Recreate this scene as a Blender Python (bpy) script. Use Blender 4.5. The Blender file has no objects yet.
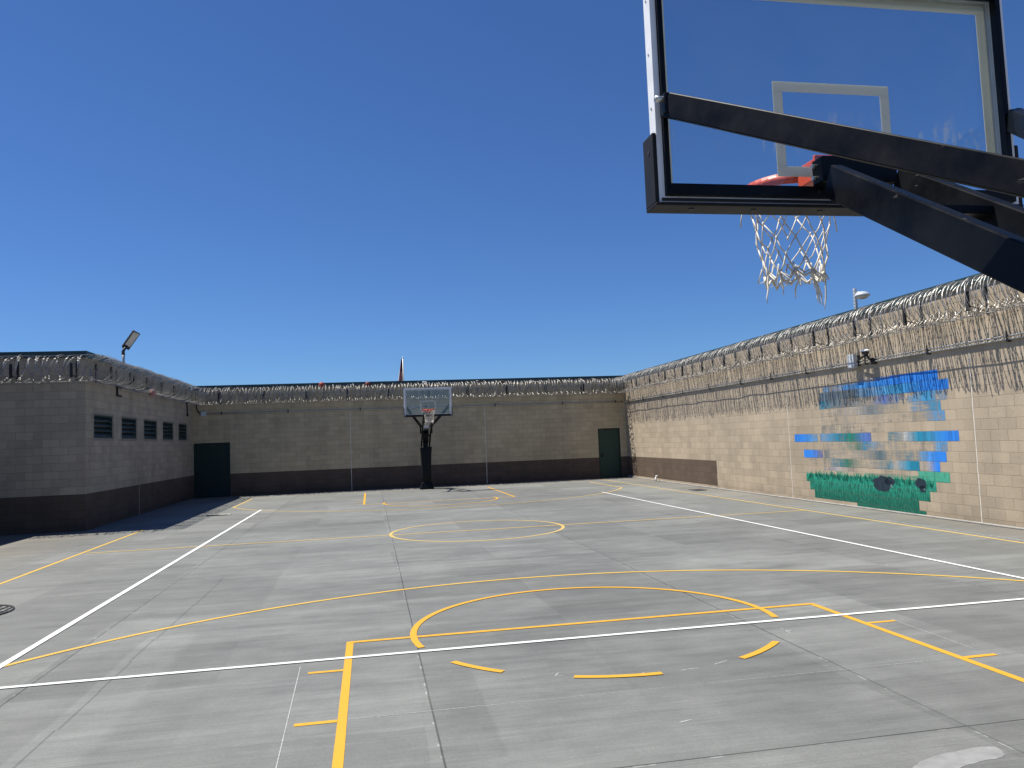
import bpy, bmesh, math, random
from mathutils import Vector, Matrix, Euler
random.seed(7)
PI = math.pi
scene = bpy.context.scene
COL = scene.collection

# ------------------------------------------------------------------ helpers
class MB:
    """collects primitives into one mesh"""
    def __init__(s): s.v = []; s.f = []; s.c = []
    def add(s, vs, fs, c=None):
        n = len(s.v); s.v += [tuple(v) for v in vs]
        for f in fs:
            s.f.append(tuple(i+n for i in f)); s.c.append(c)
        return s
    def box(s, x0, y0, z0, x1, y1, z1, M=None, c=None):
        vs = [Vector(p) for p in ((x0,y0,z0),(x1,y0,z0),(x1,y1,z0),(x0,y1,z0),(x0,y0,z1),(x1,y0,z1),(x1,y1,z1),(x0,y1,z1))]
        if M: vs = [M @ v for v in vs]
        return s.add(vs, [(0,3,2,1),(4,5,6,7),(0,1,5,4),(1,2,6,5),(2,3,7,6),(3,0,4,7)], c)
    def bar(s, a, b, w, h, up=(0,0,1)):
        """rectangular bar from a to b, w across, h along 'up'"""
        a = Vector(a); b = Vector(b); d = (b-a).normalized(); u = Vector(up)
        r = d.cross(u).normalized(); u = r.cross(d).normalized()
        vs = []
        for p in (a, b):
            for (i, j) in ((-1,-1),(1,-1),(1,1),(-1,1)): vs.append(p + r*i*w/2 + u*j*h/2)
        return s.add(vs, [(3,2,1,0),(4,5,6,7),(0,1,5,4),(1,2,6,5),(2,3,7,6),(3,0,4,7)])
    def tube(s, pts, r, n=8, closed=False, caps=True, ell=None):
        pts = [Vector(p) for p in pts]; m = len(pts); rings = []
        t0 = (pts[1]-pts[0]).normalized()
        u = t0.orthogonal().normalized()
        for i, p in enumerate(pts):
            if closed: t = (pts[(i+1) % m]-pts[i-1]).normalized()
            else: t = (pts[min(i+1, m-1)]-pts[max(i-1, 0)]).normalized()
            u = (u - t*u.dot(t))
            u = u.normalized() if u.length > 1e-6 else t.orthogonal().normalized()
            w = t.cross(u); rr = r[i] if isinstance(r, (list, tuple)) else r
            rings.append([p + (u*math.cos(2*PI*k/n)+w*math.sin(2*PI*k/n))*rr for k in range(n)])
        vs = [v for rg in rings for v in rg]; fs = []
        for i in range(m if closed else m-1):
            j = (i+1) % m
            for k in range(n): fs.append((i*n+k, i*n+(k+1) % n, j*n+(k+1) % n, j*n+k))
        if caps and not closed:
            fs.append(tuple(range(n-1, -1, -1))); fs.append(tuple((m-1)*n+k for k in range(n)))
        return s.add(vs, fs)
    def loft(s, secs):
        """secs: list of equal length loops"""
        n = len(secs[0]); vs = [v for q in secs for v in q]; fs = []
        for i in range(len(secs)-1):
            for k in range(n): fs.append((i*n+k, i*n+(k+1) % n, (i+1)*n+(k+1) % n, (i+1)*n+k))
        fs.append(tuple(range(n-1, -1, -1))); fs.append(tuple((len(secs)-1)*n+k for k in range(n)))
        return s.add(vs, fs)
    def build(s, name, mat, parent=None, bevel=0, smooth=False, loc=None):
        me = bpy.data.meshes.new(name); me.from_pydata(s.v, [], s.f); me.update()
        if any(c is not None for c in s.c):  # painted colours
            ca = me.color_attributes.new('paint', 'FLOAT_COLOR', 'CORNER'); i = 0
            for p, c in zip(me.polygons, s.c):
                for k in range(p.loop_total):
                    q = c[k] if isinstance(c[0], (tuple, list)) else c
                    ca.data[p.loop_start+k].color = q
        o = bpy.data.objects.new(name, me); COL.objects.link(o)
        o.data.materials.append(mat)
        if parent: o.parent = parent
        if loc: o.location = loc
        if smooth:
            for p in me.polygons: p.use_smooth = True
        if bevel:
            b = o.modifiers.new('bevel', 'BEVEL'); b.width = bevel; b.segments = 2; b.limit_method = 'ANGLE'
        return o

def tag(o, label=None, cat=None, group=None, kind=None):
    if label: o['label'] = label
    if cat: o['category'] = cat
    if group: o['group'] = group
    if kind: o['kind'] = kind
    return o
def empty(name, loc=(0,0,0), rz=0):
    o = bpy.data.objects.new(name, None); COL.objects.link(o)
    o.location = loc; o.rotation_euler = (0,0,rz); o.empty_display_size = .2
    return o
def copy_tree(o, parent=None):
    c = o.copy(); COL.objects.link(c)
    if parent: c.parent = parent
    for ch in list(o.children): copy_tree(ch, c)
    return c

# ------------------------------------------------------------------ materials
class NT:
    def __init__(s, name):
        s.m = bpy.data.materials.new(name); s.m.use_nodes = True
        s.t = s.m.node_tree; s.n = s.t.nodes; s.L = s.t.links
        s.b = s.n['Principled BSDF']; s.out = s.n['Material Output']
        s.tc = s.n.new('ShaderNodeTexCoord')
    def node(s, typ, **kw):
        x = s.n.new(typ)
        for k, v in kw.items(): setattr(x, k, v)
        return x
    def link(s, a, b): s.L.new(a, b); return s
    def val(s, sock, v):
        if hasattr(v, 'is_output') or isinstance(v, bpy.types.NodeSocket): s.L.new(v, sock)
        else: sock.default_value = v
    def math(s, op, a, b=0.0, c=None, clamp=False):
        x = s.node('ShaderNodeMath', operation=op, use_clamp=clamp)
        s.val(x.inputs[0], a); s.val(x.inputs[1], b)
        if c is not None: s.val(x.inputs[2], c)
        return x.outputs[0]
    def rng(s, v, a, b, c=0.0, d=1.0, smooth=False):
        x = s.node('ShaderNodeMapRange'); x.clamp = True
        if smooth: x.interpolation_type = 'SMOOTHSTEP'
        s.val(x.inputs[0], v)
        for i, k in enumerate((a,b,c,d)): s.val(x.inputs[i+1], k)
        return x.outputs[0]
    def noise(s, scale, vec=None, detail=3, rough=.55, out='Fac', dist=0):
        x = s.node('ShaderNodeTexNoise'); x.inputs['Scale'].default_value = scale
        x.inputs['Detail'].default_value = detail; x.inputs['Roughness'].default_value = rough
        x.inputs['Distortion'].default_value = dist
        s.L.new(vec if vec is not None else s.tc.outputs['Object'], x.inputs['Vector'])
        return x.outputs[out]
    def mapping(s, scale=(1,1,1), loc=(0,0,0), vec=None):
        x = s.node('ShaderNodeMapping'); x.inputs['Scale'].default_value = scale; x.inputs['Location'].default_value = loc
        s.L.new(vec if vec is not None else s.tc.outputs['Object'], x.inputs['Vector']); return x.outputs[0]
    def mix(s, fac, a, b, blend='MIX'):
        x = s.node('ShaderNodeMix', data_type='RGBA', blend_type=blend)
        s.val(x.inputs['Factor'], fac)
        for sock, v in ((x.inputs[6], a), (x.inputs[7], b)):
            if isinstance(v, (tuple, list)): sock.default_value = (*v[:3], 1)
            else: s.L.new(v, sock)
        return x.outputs[2]
    def bump(s, h, strength=.3, dist=.01):
        x = s.node('ShaderNodeBump'); x.inputs['Strength'].default_value = strength; x.inputs['Distance'].default_value = dist
        s.L.new(h, x.inputs['Height']); s.L.new(x.outputs[0], s.b.inputs['Normal'])
    def xyz(s, vec=None):
        x = s.node('ShaderNodeSeparateXYZ'); s.L.new(vec if vec is not None else s.tc.outputs['Object'], x.inputs[0]); return x.outputs
    def base(s, c, rough=.6, metal=0, spec=None):
        if isinstance(c, (tuple, list)): s.b.inputs['Base Color'].default_value = (*c[:3], 1)
        else: s.L.new(c, s.b.inputs['Base Color'])
        s.val(s.b.inputs['Roughness'], rough); s.b.inputs['Metallic'].default_value = metal
        if spec is not None: s.b.inputs['Specular IOR Level'].default_value = spec
        return s.m

def simple(name, c, rough=.6, metal=0, var=.15, scale=6, spec=None):
    t = NT(name)
    n = t.noise(scale, detail=5)
    f = t.rng(n, .3, .7, 1-var, 1+var)
    cc = t.mix(1.0, c, t.node('ShaderNodeCombineColor').outputs[0], 'MULTIPLY')
    comb = [x for x in t.n if x.bl_idname == 'ShaderNodeCombineColor'][0]
    for i in range(3): t.L.new(f, comb.inputs[i])
    return t.base(cc, t.rng(n, .3, .7, rough-.06, rough+.06), metal, spec)

# --- concrete court
def concrete_mat():
    t = NT('broomed_concrete')
    X, Y, Z = t.xyz()
    big = t.noise(.28, t.mapping((1,1,1)), 4, .6)
    mid = t.noise(1.0, t.mapping((.5,1.3,1)), 5, .62)
    streak = t.noise(1.0, t.mapping((.55,5.5,1)), 6, .68)
    mott = t.noise(2.6, None, 8, .68)
    fine = t.noise(1.0, t.mapping((1.6,55,1)), 4, .7)
    grit = t.noise(34, None, 6, .8)
    speck = t.noise(90, None, 2, .5)
    spots = t.rng(t.noise(4.5, None, 5, .75), .66, .74)
    # panels poured one at a time: each has its own tone
    px = t.math('FLOOR', t.math('DIVIDE', t.math('ADD', X, -.386+32.4), 3.24))
    py = t.math('FLOOR', t.math('DIVIDE', t.math('ADD', Y, -4.44+32.5), 3.25))
    wn = t.node('ShaderNodeTexWhiteNoise', noise_dimensions='2D')
    cv = t.node('ShaderNodeCombineXYZ'); t.L.new(px, cv.inputs[0]); t.L.new(py, cv.inputs[1]); t.L.new(cv.outputs[0], wn.inputs[0])
    f = t.rng(big, .3, .7, .86, 1.12)
    f = t.math('MULTIPLY', f, t.rng(mid, .3, .7, .9, 1.08))
    f = t.math('MULTIPLY', f, t.rng(streak, .3, .7, .86, 1.1))
    f = t.math('MULTIPLY', f, t.rng(fine, .3, .7, .86, 1.12))
    f = t.math('MULTIPLY', f, t.rng(speck, .3, .7, .92, 1.08))
    f = t.math('MULTIPLY', f, t.rng(grit, .3, .7, .88, 1.1))
    f = t.math('MULTIPLY', f, t.math('SUBTRACT', 1.0, t.math('MULTIPLY', spots, .14)))
    f = t.math('MULTIPLY', f, t.rng(mott, .32, .68, .9, 1.09))
    f = t.math('MULTIPLY', f, t.rng(wn.outputs[0], 0, 1, .93, 1.06))
    # half-panel finishing lanes with crisp edges (tone steps where one pass of the broom ended)
    wob = t.math('MULTIPLY', t.math('SUBTRACT', t.noise(1.2, t.mapping((1,.25,1)), 2), .5), .25)
    lx = t.math('FLOOR', t.math('DIVIDE', t.math('ADD', t.math('ADD', X, wob), 40.2), 1.62))
    ly = t.math('FLOOR', t.math('DIVIDE', t.math('ADD', t.math('ADD', Y, t.math('MULTIPLY', wob, .6)), 41.0), 1.45))
    w2 = t.node('ShaderNodeTexWhiteNoise', noise_dimensions='2D')
    c2 = t.node('ShaderNodeCombineXYZ'); t.L.new(lx, c2.inputs[0]); t.L.new(ly, c2.inputs[1]); t.L.new(c2.outputs[0], w2.inputs[0])
    f = t.math('MULTIPLY', f, t.rng(w2.outputs[0], 0, 1, .88, 1.09))
    # darker cured area in the middle of the court with streaky edge
    def blob(cx, cy, rx, ry, soft=.55):
        a = t.math('POWER', t.math('DIVIDE', t.math('SUBTRACT', X, cx), rx), 2)
        b = t.math('POWER', t.math('DIVIDE', t.math('SUBTRACT', Y, cy), ry), 2)
        d = t.math('SQRT', t.math('ADD', a, b))
        d = t.math('ADD', d, t.math('MULTIPLY', t.math('SUBTRACT', mid, .5), 2.2))
        d = t.math('ADD', d, t.math('MULTIPLY', t.math('SUBTRACT', streak, .5), 1.0))
        return t.rng(d, soft, 1.15, 1, 0, True)
    for (cx, cy, rx, ry, k) in ((2.4,9.6,3.4,3.0,.17),(5.2,14.0,2.8,3.0,.14),(2.3,8.6,.75,.5,.17),(1.7,11.5,.8,.5,.2),(-1.2,14.2,2.6,2.0,.1),(5.8,8.6,1.9,1.2,.12),(1.55,6.2,.75,.5,.12),(.9,5.6,.45,.8,.1),(2.9,5.1,.5,.5,.11),(5.5,6.3,.7,.8,.14),(3.5,22.6,4.2,1.0,.13),(-1.5,19.6,2.4,.8,.12)):
        f = t.math('MULTIPLY', f, t.math('SUBTRACT', 1.0, t.math('MULTIPLY', blob(cx,cy,rx,ry), k*.75)))
    # pale resurfaced strip with an irregular left edge
    jq = t.math('DIVIDE', t.math('FLOOR', t.math('MULTIPLY', Y, 1.15)), 1.15)
    jn = t.node('ShaderNodeTexWhiteNoise', noise_dimensions='1D'); t.L.new(jq, jn.inputs['W'])
    jag = t.math('MULTIPLY', t.math('SUBTRACT', jn.outputs[0], .5), .09)
    ex = t.math('ADD', X, jag)
    strip = t.math('MULTIPLY', t.rng(ex, -2.31, -2.28, 0, 1), t.rng(ex, -1.86, -1.76, 1, 0))
    strip = t.math('MULTIPLY', strip, t.rng(Y, 8.75, 8.9, 1, 0))
    f = t.math('MULTIPLY', f, t.math('ADD', 1.0, t.math('MULTIPLY', strip, .17)))
    # damp stain lying along one joint, with a crisp edge
    st = t.math('MULTIPLY', t.rng(X, .386, .39), t.rng(t.math('ADD', X, t.math('MULTIPLY', t.math('SUBTRACT', mott, .5), .06)), .76, .79, 1, 0))
    st = t.math('MULTIPLY', st, t.math('MULTIPLY', t.rng(Y, 4.75, 4.8), t.rng(Y, 6.3, 7.1, 1, 0)))
    f = t.math('MULTIPLY', f, t.math('SUBTRACT', 1.0, t.math('MULTIPLY', st, .13)))
    # joints
    def joint(v, off, step, w):
        q = t.math('ABSOLUTE', t.math('SUBTRACT', t.math('FRACT', t.math('DIVIDE', t.math('ADD', v, off), step)), .5))
        return t.rng(q, w*.6/step, w/step, 1, 0)
    jx = joint(t.math('ADD', X, t.math('MULTIPLY', t.math('SUBTRACT', mid, .5), .012)), -.386+32.4+1.62, 3.24, .0085)
    jy = joint(t.math('ADD', Y, t.math('MULTIPLY', t.math('SUBTRACT', mid, .5), .012)), -4.44+32.5+1.625, 3.25, .0085)
    near = t.rng(Y, 5.5, 6.0, 1, .22)
    jm = t.math('MAXIMUM', t.math('MULTIPLY', jx, t.rng(t.noise(.35, None, 2), .35, .65, .35, .68)), t.math('MULTIPLY', t.math('MULTIPLY', jy, .62), near))
    f = t.math('MULTIPLY', f, t.math('SUBTRACT', 1.0, jm))
    chip = t.math('MULTIPLY', joint(t.math('ADD', X, .012), -.386+32.4+1.62, 3.24, .011), t.rng(t.noise(7, None, 3), .56, .62))
    chip = t.math('MAXIMUM', chip, t.math('MULTIPLY', t.math('MULTIPLY', joint(t.math('ADD', Y, .012), -4.44+32.5+1.625, 3.25, .011), t.rng(t.noise(6, None, 3), .56, .62)), near))
    f = t.math('MULTIPLY', f, t.math('ADD', 1.0, t.math('MULTIPLY', chip, .7)))
    # hairline crack / finishing line continuing the strip edge
    hl = t.math('MULTIPLY', t.rng(t.math('ABSOLUTE', t.math('ADD', ex, 2.2)), .004, .012, 1, 0), t.rng(Y, 12.4, 12.6, 1, 0))
    f = t.math('MULTIPLY', f, t.math('SUBTRACT', 1.0, t.math('MULTIPLY', hl, .35)))
    cc = t.node('ShaderNodeCombineColor')
    for i, k in enumerate((.181, .187, .177)): t.L.new(t.math('MULTIPLY', f, k), cc.inputs[i])
    # tan dust washed against the walls
    dust = t.math('MAXIMUM', t.rng(X, 9.95, 10.7), t.math('MAXIMUM', t.rng(X, -6.0, -7.2), t.rng(Y, 31.2, 33.4)))
    dust = t.math('MULTIPLY', dust, t.rng(mid, .35, .65, .25, 1))
    col = t.mix(t.math('MULTIPLY', dust, .5), cc.outputs[0], (.2,.165,.125))
    t.bump(t.math('ADD', t.math('MULTIPLY', fine, 1.0), t.math('MULTIPLY', speck, .6)), .25, .004)
    t.base(col, t.rng(mid, .3, .7, .62, .82), 0, .35)
    return t.m

# --- painted concrete block; brown = (x0, x1) range of local x that has the brown painted base
def block_mat(name, tan=(.45,.372,.272), brown=(-999,999), lo=0.0, hi=.92):
    t = NT(name)
    X, Y, Z = t.xyz()
    u = t.math('ADD', X, Y)
    cv = t.node('ShaderNodeCombineXYZ'); t.L.new(u, cv.inputs[0]); t.L.new(t.math('ADD', Z, 10*.203-.11), cv.inputs[1])
    br = t.node('ShaderNodeTexBrick'); t.L.new(cv.outputs[0], br.inputs['Vector'])
    br.offset = .5; br.inputs['Scale'].default_value = 1
    br.inputs['Brick Width'].default_value = .406; br.inputs['Row Height'].default_value = .203
    br.inputs['Mortar Size'].default_value = .0065; br.inputs['Mortar Smooth'].default_value = .35
    br.inputs['Color1'].default_value = (.88,.88,.88,1); br.inputs['Color2'].default_value = (1.06,1.06,1.06,1)
    br.inputs['Mortar'].default_value = (.72,.705,.68,1)
    big = t.noise(.5, None, 4, .6); sp = t.noise(38, None, 4, .7)
    drip = t.noise(1.0, t.mapping((2.5,2.5,.22)), 4, .6)
    patch = t.rng(t.noise(.9, t.mapping((1,1,2.2)), 5, .7), .56, .6)
    inb = t.math('MULTIPLY', t.math('MULTIPLY', t.rng(X, brown[0], brown[0]+.01), t.rng(X, brown[1]-.01, brown[1], 1, 0)),
                 t.math('MULTIPLY', t.rng(Z, hi, hi+.012, 1, 0), t.rng(Z, lo-.01, lo)))
    c = t.mix(inb, tan, (.125,.09,.066))
    f = t.math('MULTIPLY', t.rng(big, .3, .7, .9, 1.08), t.rng(sp, .25, .75, .82, 1.16))
    f = t.math('MULTIPLY', f, t.rng(drip, .35, .75, 1.04, .88))
    f = t.math('MULTIPLY', f, t.math('SUBTRACT', 1.0, t.math('MULTIPLY', patch, .07)))
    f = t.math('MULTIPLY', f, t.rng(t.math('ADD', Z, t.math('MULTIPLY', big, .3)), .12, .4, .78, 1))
    cc = t.node('ShaderNodeCombineColor')
    for i in range(3): t.L.new(f, cc.inputs[i])
    c = t.mix(1.0, c, cc.outputs[0], 'MULTIPLY')
    c = t.mix(1.0, c, br.outputs['Color'], 'MULTIPLY')
    h = t.math('ADD', t.math('MULTIPLY', br.outputs['Fac'], -1.0), t.math('MULTIPLY', sp, .45))
    t.bump(h, .5, .008)
    t.base(c, .85, 0, .25)
    return t.m

def paint_mat(name, c, wear=.18):
    t = NT(name)
    n = t.noise(26, None, 5, .7); s = t.noise(1.0, t.mapping((2,26,1)), 4, .6)
    w = t.math('MULTIPLY', t.rng(t.math('ADD', n, t.math('MULTIPLY', s, .6)), .92, 1.08), wear*2.2)
    col = t.mix(w, c, (.23,.23,.215))
    col = t.mix(t.rng(s, .3, .7, 0, .18), col, tuple(k*.75 for k in c))
    t.bump(s, .15, .002)
    return t.base(col, .6, 0, .3)

M = {}
M['concrete'] = concrete_mat()
M['dirt'] = simple('dry_dirt', (.2,.165,.12), .95, 0, .25, 1.2)
M['yellow'] = paint_mat('yellow_court_paint', (.64,.345,.032))
M['yellow_worn'] = paint_mat('worn_yellow_court_paint', (.6,.42,.13), .3)
M['yellow_mid'] = paint_mat('scuffed_yellow_court_paint', (.62,.40,.08), .25)
M['white'] = paint_mat('white_court_paint', (.74,.75,.74), .14)
M['chalk'] = simple('chalk', (.4,.41,.4), .9, 0, .4, 40)
M['coping'] = simple('green_metal_flashing', (.022,.05,.05), .5, .0, .2, 2)
M['wire'] = simple('galvanised_razor_wire', (.3,.292,.275), .42, .3, .5, 7, .4)
M['black_steel'] = simple('black_powder_coat', (.0045,.005,.006), .36, 0, .3, 5, .17)
def worn_black():
    t = NT('chipped_black_powder_coat'); n = t.noise(4, None, 5, .7); c1 = t.noise(1.0, t.mapping((55,9,55)), 3, .6); c2 = t.noise(7, None, 3, .6)
    chips = t.math('MULTIPLY', t.rng(c1, .66, .7), t.rng(c2, .55, .62))
    dust = t.mix(t.rng(n, .35, .7), (.003,.0035,.0045), (.009,.01,.012))
    col = t.mix(t.math('MULTIPLY', chips, .5), dust, (.16,.15,.14))
    t.bump(n, .08, .004)
    return t.base(col, t.rng(n, .3, .7, .28, .5), 0, .18)
M['black_steel'] = worn_black()
M['bracket'] = simple('dark_bracket_steel', (.022,.022,.022), .6, .2)
M['alu'] = simple('anodised_aluminium', (.84,.85,.85), .4, .05, .06, 8)
M['pad'] = simple('black_vinyl_pad', (.014,.014,.014), .6, 0, .25, 7, .3)
M['pole_pad'] = simple('dark_navy_vinyl', (.007,.01,.012), .65, 0, .2, 3, .2)
M['red'] = simple('red_rim_paint', (.68,.095,.04), .42, 0, .15, 10)
M['rope'] = simple('white_net_cord', (.66,.63,.56), .9, 0, .25, 30)
M['bolt'] = simple('zinc_bolt', (.6,.6,.58), .35, .8)
M['door'] = simple('dark_green_door_paint', (.009,.045,.031), .5, 0, .2, 3)
M['frame'] = simple('dark_green_frame_paint', (.007,.025,.02), .5, 0, .2, 3)
M['louvre'] = simple('green_louvre_paint', (.028,.05,.042), .5, 0, .3, 8)
M['hole'] = simple('unlit_vent_duct', (.01,.01,.01), .9)
M['plaster'] = simple('grey_mortar_surround', (.27,.235,.185), .9, 0, .12, 8)
M['joint'] = simple('pale_joint_sealant', (.66,.62,.54), .8, 0, .15, 6)
M['conduit'] = simple('galvanised_conduit', (.42,.42,.4), .45, .5, .15, 5)
M['box_grey'] = simple('light_grey_enclosure', (.5,.53,.55), .5, 0, .08, 5)
M['white_plastic'] = simple('white_plastic', (.8,.8,.8), .4, 0, .04)
M['smoked'] = simple('smoked_dome', (.02,.02,.022), .15, 0, .1)
M['lamp_dark'] = simple('dark_lamp_casting', (.02,.02,.02), .45)
M['lens'] = simple('frosted_lens', (.62,.58,.5), .35)
M['iron'] = simple('cast_iron', (.05,.05,.05), .6, .3)
M['kerb'] = simple('pale_mortar_fillet', (.33,.32,.29), .9, 0, .2, 4)

# glass with a film of dust and ball scuffs
def glass_mat():
    t = NT('scuffed_backboard_glass')
    tr = t.node('ShaderNodeBsdfTransparent'); tr.inputs[0].default_value = (.9,.93,.94,1)
    gl = t.node('ShaderNodeBsdfGlossy'); gl.inputs[0].default_value = (1,1,1,1); gl.inputs['Roughness'].default_value = .02
    lw = t.node('ShaderNodeLayerWeight'); lw.inputs[0].default_value = .5
    frv = t.math('ADD', .045, t.math('MULTIPLY', .9, t.math('POWER', lw.outputs['Facing'], 5)))
    m1 = t.node('ShaderNodeMixShader'); t.L.new(frv, m1.inputs[0]); t.L.new(tr.outputs[0], m1.inputs[1]); t.L.new(gl.outputs[0], m1.inputs[2])
    df = t.node('ShaderNodeBsdfDiffuse'); df.inputs[0].default_value = (.62,.64,.64,1)
    tl = t.node('ShaderNodeBsdfTranslucent'); tl.inputs[0].default_value = (.75,.77,.77,1)
    ds = t.node('ShaderNodeMixShader'); ds.inputs[0].default_value = .5
    t.L.new(df.outputs[0], ds.inputs[1]); t.L.new(tl.outputs[0], ds.inputs[2])
    X, Y, Z = t.xyz()
    n = t.noise(3, None, 5, .6)
    # curved scuffs in a band behind the rim
    sc = t.noise(1.0, t.mapping((30,1,5)), 2, .5, 'Fac', 2.2)
    band = t.math('MULTIPLY', t.rng(Z, 3.16, 3.24), t.rng(Z, 3.32, 3.4, 1, 0))
    patches = t.rng(t.noise(5, None, 2), .42, .55)
    scuff = t.math('MULTIPLY', t.math('MULTIPLY', t.rng(sc, .575, .65), band), patches)
    dirt = t.math('ADD', t.rng(n, .35, .75, .004, .03), t.math('MULTIPLY', scuff, .3), clamp=True)
    m2 = t.node('ShaderNodeMixShader'); t.L.new(dirt, m2.inputs[0]); t.L.new(m1.outputs[0], m2.inputs[1]); t.L.new(ds.outputs[0], m2.inputs[2])
    t.L.new(m2.outputs[0], t.out.inputs['Surface'])
    return t.m
M['glass'] = glass_mat()
def border_mat():
    t = NT('white_screen_print_on_glass')
    df = t.node('ShaderNodeBsdfDiffuse'); df.inputs[0].default_value = (.8,.8,.77,1)
    tl = t.node('ShaderNodeBsdfTranslucent'); tl.inputs[0].default_value = (.85,.83,.7,1)
    ds = t.node('ShaderNodeMixShader'); ds.inputs[0].default_value = .5
    t.L.new(df.outputs[0], ds.inputs[1]); t.L.new(tl.outputs[0], ds.inputs[2]); t.L.new(ds.outputs[0], t.out.inputs['Surface'])
    return t.m
M['print'] = border_mat()

def mural_mat():
    t = NT('mural_paint')
    a = t.node('ShaderNodeVertexColor', layer_name='paint')
    X, Y, Z = t.xyz()
    v = t.noise(1.0, t.mapping((16,1,1.2)), 4, .65)
    blades = t.noise(1.0, t.mapping((34,1,7)), 3, .7, 'Fac', .6)
    sp = t.noise(40, None, 3, .7)
    # grass half: blade strokes between dark and light green
    g = t.rng(Z, .74, .7)
    dark = t.mix(t.rng(blades, .4, .6), (.006,.085,.06), (.03,.4,.27))
    dark = t.mix(t.math('MULTIPLY', t.rng(Z, .62, .2), .72), dark, (.004,.06,.042))
    dots = t.math('MULTIPLY', t.rng(t.noise(30, None, 1), .68, .74), t.rng(Z, .5, .4))
    dark = t.mix(t.math('MULTIPLY', dots, .6), dark, (.45,.5,.35))
    isg = t.node('ShaderNodeSeparateColor'); t.L.new(a.outputs['Color'], isg.inputs[0])
    gm = t.math('MULTIPLY', t.math('GREATER_THAN', isg.outputs[1], t.math('MULTIPLY', isg.outputs[2], 1.25)), g)
    col = t.mix(t.math('MULTIPLY', gm, .85), a.outputs['Color'], dark)
    f = t.math('MULTIPLY', t.rng(v, .3, .7, .82, 1.15), t.rng(sp, .3, .7, .85, 1.12))
    cc = t.node('ShaderNodeCombineColor')
    for i in range(3): t.L.new(f, cc.inputs[i])
    col = t.mix(1.0, col, cc.outputs[0], 'MULTIPLY')
    # block joints show through
    al = t.math('ADD', a.outputs['Alpha'], t.math('MULTIPLY', t.math('SUBTRACT', v, .5), .9))
    brush = t.noise(1.0, t.mapping((1.3,1,30)), 5, .7); brush2 = t.noise(3.0, t.mapping((1,1,1)), 5, .7)
    al = t.math('ADD', al, t.math('ADD', t.math('MULTIPLY', t.math('SUBTRACT', brush, .5), .9), t.math('MULTIPLY', t.math('SUBTRACT', brush2, .52), 1.0)))
    al = t.math('MULTIPLY', t.rng(al, .12, .75), t.rng(a.outputs['Alpha'], .02, .08))
    jz = t.math('ABSOLUTE', t.math('SUBTRACT', t.math('FRACT', t.math('DIVIDE', t.math('ADD', Z, 2.03-.11+.1015), .203)), .5))
    al = t.math('MULTIPLY', al, t.rng(jz, .015, .04, .5, 1))
    b = t.base(col, .75, 0, .25)
    t.L.new(al, t.b.inputs['Alpha'])
    return t.m
M['mural'] = mural_mat()

# ------------------------------------------------------------------ camera
F, YAW, PITCH, ROLL, H = 779.69, math.radians(10.442846), math.radians(4.036006), math.radians(-2.228793), 1.90044
fwd = Vector((math.sin(YAW)*math.cos(PITCH), math.cos(YAW)*math.cos(PITCH), math.sin(PITCH)))
rt = Vector((math.cos(YAW), -math.sin(YAW), 0)); up = rt.cross(fwd)
r2 = rt*math.cos(ROLL)+up*math.sin(ROLL); u2 = -rt*math.sin(ROLL)+up*math.cos(ROLL)
cd = bpy.data.cameras.new('camera'); cam = bpy.data.objects.new('camera', cd); COL.objects.link(cam)
cam.matrix_world = Matrix(((r2.x,u2.x,-fwd.x,0),(r2.y,u2.y,-fwd.y,0),(r2.z,u2.z,-fwd.z,H),(0,0,0,1)))
cd.sensor_width = 36; cd.lens = 36*F/1024; cd.clip_end = 5000; cd.clip_start = .05
scene.camera = cam

# ------------------------------------------------------------------ light
SUN = Vector((-2.06, .76, 4.66)).normalized()
sl = bpy.data.lights.new('sun', 'SUN'); sl.energy = 5.0; sl.angle = math.radians(.5); sl.color = (1,.95,.86)
so = bpy.data.objects.new('sun', sl); COL.objects.link(so)
so.rotation_euler = (-SUN).to_track_quat('-Z', 'Y').to_euler(); so.location = (-8, 10, 25)
w = bpy.data.worlds.new('World'); scene.world = w; w.use_nodes = True
wn = w.node_tree.nodes; bg = wn['Background']
sky = wn.new('ShaderNodeTexSky'); sky.sky_type = 'NISHITA'; sky.sun_disc = False
sky.sun_elevation = math.asin(SUN.z); sky.sun_rotation = math.atan2(SUN.x, SUN.y)
sky.altitude = 900; sky.air_density = 1.0; sky.dust_density = .12; sky.ozone_density = 2.2
tint = wn.new('ShaderNodeMix'); tint.data_type = 'RGBA'; tint.blend_type = 'MULTIPLY'; tint.inputs['Factor'].default_value = 1
tint.inputs[7].default_value = (.55,.85,1.3,1)      # deep desert-blue air
w.node_tree.links.new(sky.outputs[0], tint.inputs[6]); w.node_tree.links.new(tint.outputs[2], bg.inputs[0]); bg.inputs[1].default_value = .06
scene.view_settings.view_transform = 'Standard'; scene.view_settings.look = 'None'
scene.view_settings.exposure = .45; scene.view_settings.gamma = 1
scene.render.engine = 'CYCLES'

# ------------------------------------------------------------------ ground and slab
mb = MB(); mb.add([(-1500,-1500,-.03),(1500,-1500,-.03),(1500,1500,-.03),(-1500,1500,-.03)], [(0,1,2,3)])
tag(mb.build('ground', M['dirt']), kind='structure')
mb = MB(); mb.box(-10.06,-8,-.12, 12.2,33.94,0)
tag(mb.build('concrete_court', M['concrete']), kind='structure')

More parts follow.
